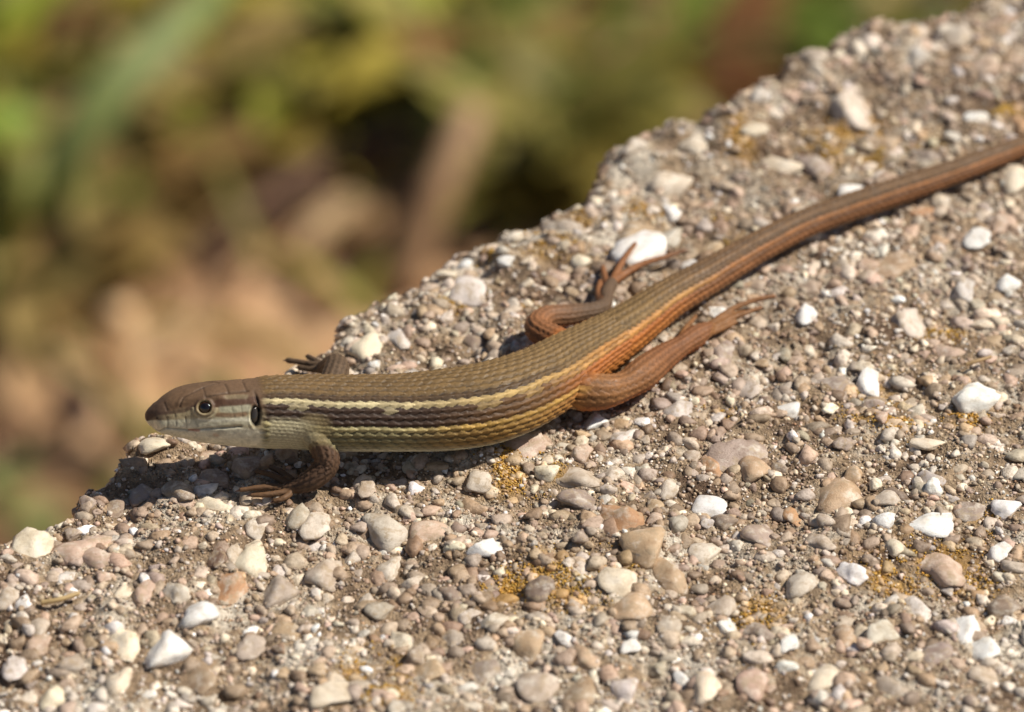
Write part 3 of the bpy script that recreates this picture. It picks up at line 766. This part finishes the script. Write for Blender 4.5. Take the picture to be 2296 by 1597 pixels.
src = bpy.data.meshes.new("lizard_rough")
src.from_pydata([tuple(x) for x in np.vstack(SV)], [], SF)       # in cm: the voxel size is a length
src.update()
tmp = bpy.data.objects.new("lizard_rough", src); COL.objects.link(tmp)
rm = tmp.modifiers.new("fuse", 'REMESH'); rm.mode = 'VOXEL'; rm.voxel_size = 0.0135; rm.adaptivity = 0
dg = bpy.context.evaluated_depsgraph_get()
ev_ = tmp.evaluated_get(dg); em = ev_.to_mesh()
nv = len(em.vertices); V = np.zeros(nv * 3, np.float32); em.vertices.foreach_get("co", V); V = V.reshape(-1, 3).astype(np.float64)
npoly = len(em.polygons); Fq = np.zeros(len(em.loops), np.int32); em.loops.foreach_get("vertex_index", Fq)
assert len(em.loops) == npoly * 4
Fq = Fq.reshape(-1, 4)
ev_.to_mesh_clear(); bpy.data.objects.remove(tmp); bpy.data.meshes.remove(src)
E = np.unique(np.sort(np.vstack([Fq[:, [0, 1]], Fq[:, [1, 2]], Fq[:, [2, 3]], Fq[:, [3, 0]]]), axis=1), axis=0)
deg = np.bincount(E.ravel(), minlength=nv).astype(float)
def lap(A):
    o = np.zeros_like(A)
    for c in range(A.shape[1]):
        o[:, c] = np.bincount(E[:, 0], A[E[:, 1], c], nv) + np.bincount(E[:, 1], A[E[:, 0], c], nv)
    return o / deg[:, None]
for it in range(4):
    V = V + 0.6 * (lap(V) - V)
    V = V - 0.58 * (lap(V) - V)
def vnormals(V):
    d1 = V[Fq[:, 2]] - V[Fq[:, 0]]; d2 = V[Fq[:, 3]] - V[Fq[:, 1]]
    fn = np.cross(d1, d2); N = np.zeros_like(V)
    for c in range(3):
        for j in range(4):
            N[:, c] += np.bincount(Fq[:, j], fn[:, c], nv)
    return N / (np.linalg.norm(N, axis=1)[:, None] + 1e-12)
N = vnormals(V)
# nearest point of the spine and of the limbs for every vertex
def nearest(Vx, pts, wt=None):
    out = np.zeros(len(Vx), np.int64)
    p2 = (pts ** 2).sum(1)
    for a in range(0, len(Vx), 20000):
        d = p2[None] - 2 * Vx[a:a + 20000] @ pts.T
        out[a:a + 20000] = np.argmin(d, 1)
    return out
ni = nearest(V, sp)
dv = V - sp[ni]
S = sarc[ni] + np.sum(dv * stg[ni], 1)
latv = np.sum(dv * near[ni], 1); upvv = np.sum(dv * upr[ni], 1)
ratio = np.sqrt((latv / sa[ni]) ** 2 + (upvv / sb[ni]) ** 2)
TH = np.arctan2(latv / sa[ni], upvv / sb[ni])              # 0 on the back, + on the near side
LPt = np.vstack(LIMB_PTS); LR = np.concatenate(LIMB_R); LI = np.concatenate(LIMB_ID); LS = np.concatenate(LIMB_S); LT = np.vstack(LIMB_TAN)
li = nearest(V, LPt)
ld = np.linalg.norm(V - LPt[li], axis=1) / LR[li]
s_neck = s_at(586); s_sh = s_at(720); s_hip = s_at(1300); s_tail = s_at(1480)
s_mid = s_at(1000)
wl = np.maximum(sstep(1.03, 1.22, ratio) * sstep(s_neck, s_neck + .2, S), sstep(1.25, 1.4, ratio) * (S > .5 * 1.0) * (sarc[ni] > .8))
uP, vP = proj(V)

def scales(S_, TH_, n, step, s0=0.0):
    """overlapping keeled pointed scales; returns relief 0..1 and the centre (s, theta) of the scale on top"""
    r = TH_ / (2 * math.pi) * n
    j0 = np.floor(r); best = np.full(len(S_), -1.0); cs = S_.copy(); cth = TH_.copy(); edge = np.zeros(len(S_))
    for dj in (-1, 0, 1, 2):
        j = j0 + dj; c = r - j
        q = (S_ - s0) / step - 0.5 * np.mod(j, 2)
        k0 = np.floor(q)
        for dk in (0, -1):
            a = q - (k0 + dk)
            hw = np.where(a < 0.55, 0.66, 0.66 * np.clip((1.42 - a) / 0.87, 0, 1) ** 0.8)
            ins = np.abs(c) < hw
            h = 0.05 + 0.75 * a / 1.42 + 0.22 * np.clip(1 - np.abs(c) / 0.3, 0, 1) - 0.3 * (np.abs(c) / 0.66) ** 2
            h = np.where(ins, h, -1)
            m = h > best
            best = np.where(m, h, best); cs = np.where(m, (k0 + dk + 0.7 + 0.5 * np.mod(j, 2)) * step + s0, cs); cth = np.where(m, j / n * 2 * math.pi, cth)
            edge = np.where(m, np.clip((hw - np.abs(c)) / 0.22, 0, 1), edge)
    return np.clip(best, 0, 1.1), cs, cth, edge
wob = vnoise(V, 2.2, 41) * .05 + vnoise(V, 6, 42) * .018
hA, csA, cthA, eA = scales(S + wob, TH + .8 * wob, 38, 0.145)
hB, csB, cthB, eB = scales(S + wob, TH + wob, 20, 0.115)
wtail = sstep(s_hip + .4, s_hip + 0.9, S)
hT = np.where(wtail < 0.5, hA, hB); cs = np.where(wtail < 0.5, csA, csB); cth = np.where(wtail < 0.5, cthA, cthB); eT = np.where(wtail < 0.5, eA, eB)
# limb scales
lv = V - LPt[li]; lt = LT[li]
lx = np.cross(lt, np.array([0.2, 0.1, 0.97])); lx /= np.linalg.norm(lx, axis=1)[:, None]
ly = np.cross(lt, lx)
LTH = np.arctan2(np.sum(lv * lx, 1), np.sum(lv * ly, 1)); LSS = LS[li] + np.sum(lv * lt, 1)
hL, _, _, eL = scales(LSS + wob, LTH + wob, 13, 0.095)

# ---- pigment of trunk and tail, by the scale each point belongs to
def mixc(a, b, w): return a * (1 - w)[:, None] + b * w[:, None]
ath = np.abs(np.degrees(cth)); sx = cs
jit = vnoise(np.column_stack([sx, cth * 2, np.zeros(nv)]), 6.0, 3)
f_mid = sstep(s_at(800), s_at(1150), sx); f_hip = sstep(s_at(1080), s_at(1330), sx); f_tl = sstep(s_at(1400), s_at(1620), sx)
one = np.ones((nv, 1))
K = lambda r, g, b: one * lin(r, g, b)[None]
back = mixc(mixc(K(116, 91, 56), K(124, 98, 60), f_mid), K(124, 94, 64), f_tl)
back = back * (1 - 0.28 * sstep(0.2, 0.9, np.abs(np.sin(np.radians(ath) * 20)) ** 3))[:, None]
stripe = mixc(mixc(K(212, 196, 152), K(194, 162, 102), f_mid), K(160, 108, 64), f_tl)
stripe = mixc(stripe, K(186, 132, 72), f_hip * (1 - f_tl))
dark = mixc(mixc(K(62, 43, 30), K(106, 74, 40), sstep(s_at(900), s_at(1150), sx)), K(176, 106, 50), sstep(s_at(1150), s_at(1290), sx))
dark = mixc(dark, K(142, 98, 64), f_tl)
low = mixc(mixc(K(132, 122, 86), K(150, 116, 62), sstep(s_at(850), s_at(1060), sx)), K(182, 114, 54), f_hip)
low = mixc(low, K(154, 104, 66), f_tl)
stripe2 = mixc(K(196, 182, 130), K(200, 160, 84), sstep(s_at(850), s_at(1050), sx))
belly = mixc(K(196, 190, 162), K(200, 160, 110), f_hip)
# angles (deg from the mid-back) of the bands
a1 = 42 + 4 * f_tl; a2 = 52.5 + 8 * f_hip + 2 * f_tl; a3 = np.where(sx < s_at(1250), 80, 86); a4 = a3 + 7
ci = np.round(cs / 0.0725).astype(np.int64); ri = np.round(cth * 38 / (2 * math.pi)).astype(np.int64)
hsh0 = _tab[(ci * 7919 + ri * 1013 + (ci * ri) % 613) & 4095]
c = back.copy()
band = lambda lo, hi, w=2.0: sstep(lo - w, lo + w, ath) * (1 - sstep(hi - w, hi + w, ath))
edge_dark = band(a1 - 8, a1) * (1 - f_hip) * 0.75
c = mixc(c, K(66, 48, 34), edge_dark)
c = mixc(c, dark, sstep(a2 - 2, a2 + 2, ath))
c = mixc(c, stripe, np.clip(band(a1, a2) * (0.72 + 0.28 * (hsh0 > .25)) + band(a2, a2 + 9) * 0.45 * (hsh0 > .8) * (1 - f_hip), 0, 1))
c = mixc(c, low, sstep(a3 - 2, a3 + 2, ath))
c = mixc(c, stripe2, band(a3, a4) * (1 - f_hip) * (0.55 + 0.45 * (jit > -0.1)))
c = mixc(c, belly, sstep(118, 134, ath))
# tail: alternating fine dark lines
c = c * (1 - 0.32 * f_tl * (np.sin(np.radians(ath) * 10 + .6) > 0.45))[:, None]
hsh = _tab[(ci * 6101 + ri * 3571 + 77) & 4095]
c = c * (1 + 0.10 * jit + 0.09 * vnoise(V, 9, 2) + 0.22 * (hsh - 0.5))[:, None] * 0.86
seam = 1 - np.clip(hT / 0.5, 0, 1)
c = c * (1 - 0.58 * seam)[:, None]
c = mixc(c, c * 1.4 + 0.015, 0.4 * sstep(0.75, 1.0, hT) * sstep(30, 60, ath))       # worn pale keels and tips
# ---- limbs
lc = {1: (K(92, 68, 50), K(84, 62, 46)), 2: (K(98, 78, 58), K(92, 72, 54)), 3: (K(142, 98, 58), K(134, 88, 54)), 4: (K(148, 98, 60), K(104, 82, 62))}
lcol = np.zeros((nv, 3))
for k_, (ca, cb) in lc.items():
    m = LI[li] == k_
    w_ = sstep(.5, 2.0, LSS)
    lcol[m] = mixc(ca, cb, w_)[m]
dn = -N[:, 2]
inner = sstep(0.0, 0.8, dn) * np.isin(LI[li], [3, 4]) * (LR[li] > .085)
lcol = mixc(lcol, K(206, 112, 50), 0.55 * inner)
lcol = lcol * (1 + 0.16 * vnoise(V, 14, 6) + 0.10 * vnoise(V, 4, 7))[:, None]
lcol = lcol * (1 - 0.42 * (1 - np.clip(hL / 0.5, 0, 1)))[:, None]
toe = LR[li] < 0.07
lcol = np.where((toe & np.isin(LI[li], [1]))[:, None], lcol * 0.4 + K(128, 94, 62) * 0.5, lcol)
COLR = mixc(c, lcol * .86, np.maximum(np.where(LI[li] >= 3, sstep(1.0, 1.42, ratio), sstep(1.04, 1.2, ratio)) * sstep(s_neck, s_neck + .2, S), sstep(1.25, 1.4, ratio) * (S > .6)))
hL2 = np.clip(scales(S, TH, 56, 0.06)[0], 0, 1)
# armpit: small beady pale scales in front of and behind the fore leg
shd = np.hypot(uP - 705, vP - 966)
arm = (1 - sstep(26, 52, shd)) * (TH > 0) * (wl < .8)
COLR = mixc(COLR, K(128, 112, 78) * (0.6 + 0.7 * hL2)[:, None], 0.7 * arm * (TH > math.radians(62)))

disp = hT * (0.030 * (1 - sstep(110, 150, np.abs(np.degrees(TH))) * .7)) * (1 - wtail * .12)
disp = disp * (1 - arm) + arm * 0.009 * hL2
disp = disp * (1 - wl) + hL * 0.019 * wl * np.where(toe, .4, 1)

# ---- head: shields, eyelids, mouth, ear
whead = (1 - sstep(s_neck - .10, s_neck + .02, S)) * (1 - sstep(1.15, 1.3, ratio) * (S > .6))
disp *= sstep(s_neck - .12, s_neck + .05, S)
PSI = np.abs(np.arctan2(latv, upvv)); RH = 0.37
HX, HE = S, PSI * RH
hsel = np.where((S < 2.4) & (TH > -0.3) & ((N @ (-CFWD)) > 0.05))[0]
def hp(u, v):
    return int(hsel[np.argmin((uP[hsel] - u) ** 2 + (vP[hsel] - v) ** 2)])
hm = (S < 3.0) & ((ratio < 1.2) | (S < .6))
def hd(poly):
    """distance (cm, on the skin) to a line of picture positions, mirrored on both sides"""
    q = np.array([(HX[i], HE[i]) for i in (hp(*p) for p in poly)])
    d = np.full(nv, 9.0); X = np.column_stack([HX[hm], HE[hm]])
    d[hm] = dist_poly(X, q) if len(q) > 1 else np.linalg.norm(X - q[0], axis=1)
    return d
def hell(u, v, ru, rv):
    i = hp(u, v); s_ = pxcm(V[i])
    return np.where(hm, np.hypot((HX - HX[i]) / (ru * s_), (HE - HE[i]) / (rv * s_ * 1.05)), 9)
hc = K(104, 80, 58) * (1 + 0.12 * vnoise(V, 5, 8))[:, None]                     # top of the head
side = sstep(math.radians(58), math.radians(74), PSI)
hc = mixc(hc, K(166, 150, 116), side)                                           # cheek
lowj = 1 - sstep(0.0, 0.06, hd([(331, 957), (369, 961), (420, 964), (470, 962), (540, 957), (600, 958)]) * 0 + np.interp(HX, [0, .5, 1.6, 2.4], [1.45, 1.62, 1.70, 1.72])[:] * RH - HE + .03)
hc = mixc(hc, K(214, 206, 180) * (1 + 0.12 * vnoise(V, 12, 9) - 0.16 * (vnoise(V, 24, 19) > .25))[:, None], lowj)            # lower jaw and throat
line = lambda poly, w, soft=.012: 1 - sstep(w - soft, w + soft, hd(poly))
hc = mixc(hc, K(204, 198, 170), .8 * line([(350, 948), (400, 949), (450, 948), (520, 942), (560, 945)], .055, .03))   # upper lip
hc = mixc(hc, K(176, 172, 146), .8 * line([(500, 917), (530, 919), (556, 915)], .045, .02))
hc = mixc(hc, K(82, 56, 40), .95 * line([(484, 906), (520, 902), (574, 897)], .042, .015))
hc = mixc(hc, K(156, 146, 112), .3 * line([(508, 890), (530, 889), (552, 889)], .028, .012))
hc = mixc(hc, K(122, 88, 62), .75 * line([(486, 930), (520, 932), (550, 929)], .026, .012))
hc = mixc(hc, K(224, 218, 194), .8 * line([(445, 940), (480, 944), (540, 940), (562, 943)], .017, .01))
hc = mixc(hc, K(84, 62, 48), .8 * line([(360, 927), (385, 926), (412, 921), (432, 912)], .028, .015))
hc = mixc(hc, K(76, 58, 46), .75 * (1 - sstep(.16, .36, S)) * (1 - lowj))            # dark snout
hc = mixc(hc, K(30, 20, 16), 1 - sstep(.6, 1.2, hell(351, 939, 4, 4)))
hc = mixc(hc, K(208, 140, 104), .8 * line([(421, 965), (447, 965)], .013, .008))
hc = mixc(hc, K(190, 128, 88), .35 * (1 - sstep(.5, 1.2, hell(483, 977, 9, 5))))
dh = np.zeros(nv)
for poly, w, dep in [([(403, 911), (412, 892), (433, 880), (454, 869), (490, 858)], .014, .016), ([(368, 903), (374, 920)], .012, .010),
                     ([(462, 894), (501, 883), (556, 877)], .013, .014), ([(454, 869), (462, 894)], .010, .008), ([(505, 862), (512, 880)], .011, .010), ([(545, 858), (552, 877)], .011, .010),
                     ([(333, 957), (369, 961), (420, 964), (470, 961), (540, 957)], .014, .022),
                     ([(392, 928), (396, 956)], .011, .008), ([(415, 935), (418, 960)], .011, .008), ([(440, 945), (444, 958)], .010, .006), ([(375, 936), (377, 958)], .010, .007), ([(520, 914), (524, 936)], .009, .004), ([(540, 910), (543, 936)], .009, .004)]:
    g = np.exp(-(hd(poly) / w) ** 2); dh -= dep * g
    hc = hc * (1 - 0.38 * g)[:, None]
dh += .022 * np.exp(-(hd([(405, 906), (432, 893), (465, 886), (498, 890)]) / .05) ** 2)      # brow
EYE_U, EYE_V = 460, 913
ie = hp(EYE_U, EYE_V)
de = np.where(hm, np.hypot((HX - HX[ie]) / 1.15, (HE - HE[ie])), 9) * 1.22
hc = mixc(hc, K(150, 132, 100), (1 - sstep(.098, .112, de)))
hc = mixc(hc, K(186, 172, 138), .8 * np.exp(-((de - .165) / .022) ** 2) * (HE > HE[ie]))
hc = mixc(hc, K(96, 74, 58), .6 * np.exp(-((de - .135) / .014) ** 2))
dh += .028 * np.exp(-((de - .112) / .024) ** 2) + .012 * np.exp(-((de - .165) / .02) ** 2) * (HE > HE[ie]) - .075 * (1 - sstep(.06, .1, de))
# ear and the dark fold behind the head shields
iear = hp(572, 932)
dear = hell(572, 933, 9.5, 18)
dh -= .06 * (1 - sstep(.75, 1.15, dear)); dh += .006 * np.exp(-((dear - 1.35) / .18) ** 2)
hc_ear = 1 - sstep(.95, 1.15, dear)
fold_d = hd([(563, 857), (567, 868), (571, 880), (576, 893), (579, 908), (581, 918)])
fold2 = hd([(581, 918), (584, 930), (580, 950), (571, 957)])
fg = np.exp(-(fold_d / .016) ** 2) * sstep(math.radians(26), math.radians(50), PSI); fg2 = np.exp(-(fold2 / .017) ** 2)
ALL = mixc(COLR, hc * .88, whead)
ALL = mixc(ALL, K(34, 27, 23), np.clip(.85 * fg + .8 * fg2, 0, 1))  # shade in the neck and ear folds put into the pigment
ALL = mixc(ALL, K(52, 46, 40), hc_ear)
beh = hm & (HX > HX[iear])
# throat and side of the neck: pale beads between ear and fore leg
nb = (1 - sstep(s_at(640), s_at(712), S)) * sstep(s_at(585), s_at(598), S) * sstep(math.radians(70), math.radians(80), np.abs(TH)) * (ratio < 1.12)
hN, _, _, _ = scales(S, TH, 58, 0.065)
bead = np.clip(hN, 0, 1)
ALL = mixc(ALL, K(186, 176, 144) * (0.6 + 0.6 * bead)[:, None], .85 * nb * (1 - fg2))
disp = disp * (1 - nb) + nb * .009 * bead
disp += dh * (1 - sstep(s_at(600), s_at(640), S)) - .045 * fg - .05 * fg2
# tiny relief everywhere so nothing is glassy
disp += 0.0025 * vnoise(V, 30, 15)
V2 = V + N * disp[:, None]
LIZ0 = np.array([*P(1000, 930, 0.0)[:2], 0.05])
M = NT("lizard_skin"); co = M.coord()
at = M.n("ShaderNodeAttribute"); at.attribute_name = "pigment"
n1 = M.noise(2600, 3, 0.6, co); n2 = M.noise(700, 3, 0.6, co)
r1 = M.ramp(n1.outputs[0], [(0.3, g3(0.78)), (0.7, g3(1.2))])
c1 = M.mix(at.outputs["Color"], r1.outputs[0], 0.7, 'MULTIPLY')
M.l(c1, M.b.inputs["Base Color"]); M.set(Roughness=0.5, Specular_IOR_Level=0.32)
rr = M.ramp(n2.outputs[0], [(0.3, g3(0.5)), (0.7, g3(0.75))]); M.l(rr.outputs[0], M.b.inputs["Roughness"])
M.bump(n1.outputs[0], 0.25, 0.01)
MAT_SKIN = M.m
lizard = empty("lizard", LIZ0)
tag(lizard, "brown striped lizard with long tail resting on pebbly concrete, head raised", "lizard")
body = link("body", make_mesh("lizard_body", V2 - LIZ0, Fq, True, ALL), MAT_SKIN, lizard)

# eyes and ear drums, both sides
M = NT("eye_glass"); M.set(Base_Color=(0.006, 0.004, 0.004, 1), Roughness=0.04, Specular_IOR_Level=0.7); MAT_EYE = M.m
M = NT("eye_rim"); M.set(Base_Color=(*lin(56, 34, 22), 1), Roughness=0.15); MAT_IRIS = M.m
M = NT("ear_membrane"); M.set(Base_Color=(*lin(54, 48, 42), 1), Roughness=0.14, Specular_IOR_Level=0.6); MAT_EAR = M.m
M = NT("claw_horn"); M.set(Base_Color=(*lin(84, 54, 38), 1), Roughness=0.35); MAT_CLAW = M.m
def uvsphere(nu=28, nv_=18, zmin=-1.0):
    v, f = [], []
    for j in range(nv_ + 1):
        a = math.pi * j / nv_
        for i in range(nu):
            b = 2 * math.pi * i / nu
            v.append((math.sin(a) * math.cos(b), math.sin(a) * math.sin(b), math.cos(a)))
    for j in range(nv_):
        for i in range(nu):
            f.append((j * nu + i, (j + 1) * nu + i, (j + 1) * nu + (i + 1) % nu, j * nu + (i + 1) % nu))
    return np.array(v), np.array(f)
def put(shape, R3, sc, pos, mat, name, parent, org):
    v, f = shape
    return link(name, make_mesh(name, (v * np.asarray(sc)) @ np.asarray(R3).T + pos - org, f), mat, parent)
def mirror_i(i):
    """vertex on the far side at the same place of the head"""
    m = np.where(hm & (TH < -0.2))[0]
    return int(m[np.argmin((HX[m] - HX[i]) ** 2 + (HE[m] - HE[i]) ** 2)])
for i in (ie, mirror_i(ie)):
    R3 = basis(N[i], 0.0)
    cen = V[i] - N[i] * 0.072
    e_ = put(uvsphere(), R3, (.108, .098, .1), cen, MAT_IRIS, "eye", lizard, LIZ0)
    put(uvsphere(), R3, (.101, .091, .095), cen + N[i] * 0.007, MAT_EYE, "pupil", e_, LIZ0)
for i in (iear, mirror_i(iear)):
    ax = np.cross(N[i], stg[ni[i]]); ax /= np.linalg.norm(ax)
    R3 = np.column_stack([stg[ni[i]], np.cross(N[i], stg[ni[i]]), N[i]])
    put(uvsphere(), R3, (.05, .104, .032), V[i] - N[i] * 0.06, MAT_EAR, "eardrum", lizard, LIZ0)
cone_v = [(math.cos(a) * (1 - t) ** .8, math.sin(a) * (1 - t) ** .8, t) for t in (0, .35, .7) for a in np.linspace(0, 2 * math.pi, 8, endpoint=False)] + [(0, 0, 1)]
cone_f = [(r * 8 + i, r * 8 + (i + 1) % 8, (r + 1) * 8 + (i + 1) % 8, (r + 1) * 8 + i) for r in (0, 1) for i in range(8)] + [(16 + i, 16 + (i + 1) % 8, 24) for i in range(8)]
for p, t, r in CLAWS:
    R3 = basis(t + np.array([0, 0, -0.25]), 0.3)
    v = np.array(cone_v) * np.array([r * .62, r * .62, .085])
    v[:, 2] -= 0.008
    link("claw", make_mesh("claw", v @ R3.T + p - LIZ0, cone_f), MAT_CLAW, lizard)

# ------------------------------------------------------------------ small loose things on the block
def bit(name, keys, rad, colour, label, cat):
    stalk(name, [P(*k) for k in keys], rad / BS, colour, label, cat, MAT_STRAW)
bit("straw_piece", [(92, 1352, .12), (130, 1345, .16), (178, 1330, .15)], .035, (206, 178, 128), "short pale straw piece lying on the pebbles near the block's corner edge", "straw")
bit("straw_piece", [(2165, 818, .12), (2190, 810, .16), (2222, 800, .14)], .03, (190, 160, 118), "thin tan straw piece just above the large square white pebble", "straw")
mc = P(312, 1050, -0.04); mp = []
r_ = np.random.default_rng(5)
for k in range(60):
    b = mc + np.array([r_.normal() * .13, r_.normal() * .13, 0])
    v, f, c_ = blade(b, r_.uniform(0, 6.28), r_.uniform(.04, .08), r_.uniform(.012, .022), r_.uniform(1.0, 1.9), r_.uniform(.1, .5), lin(92, 74, 50) * r_.uniform(.5, 1.2), 3, r_, 1.0)
    mp.append((v, f, c_))
v, f, c_ = join(mp)
tag(link("moss_tuft", make_mesh("moss_tuft", v - mc, f, True, c_), MAT_LEAF, None, mc), "tiny dark moss tuft growing on the block edge below the snout", "moss")
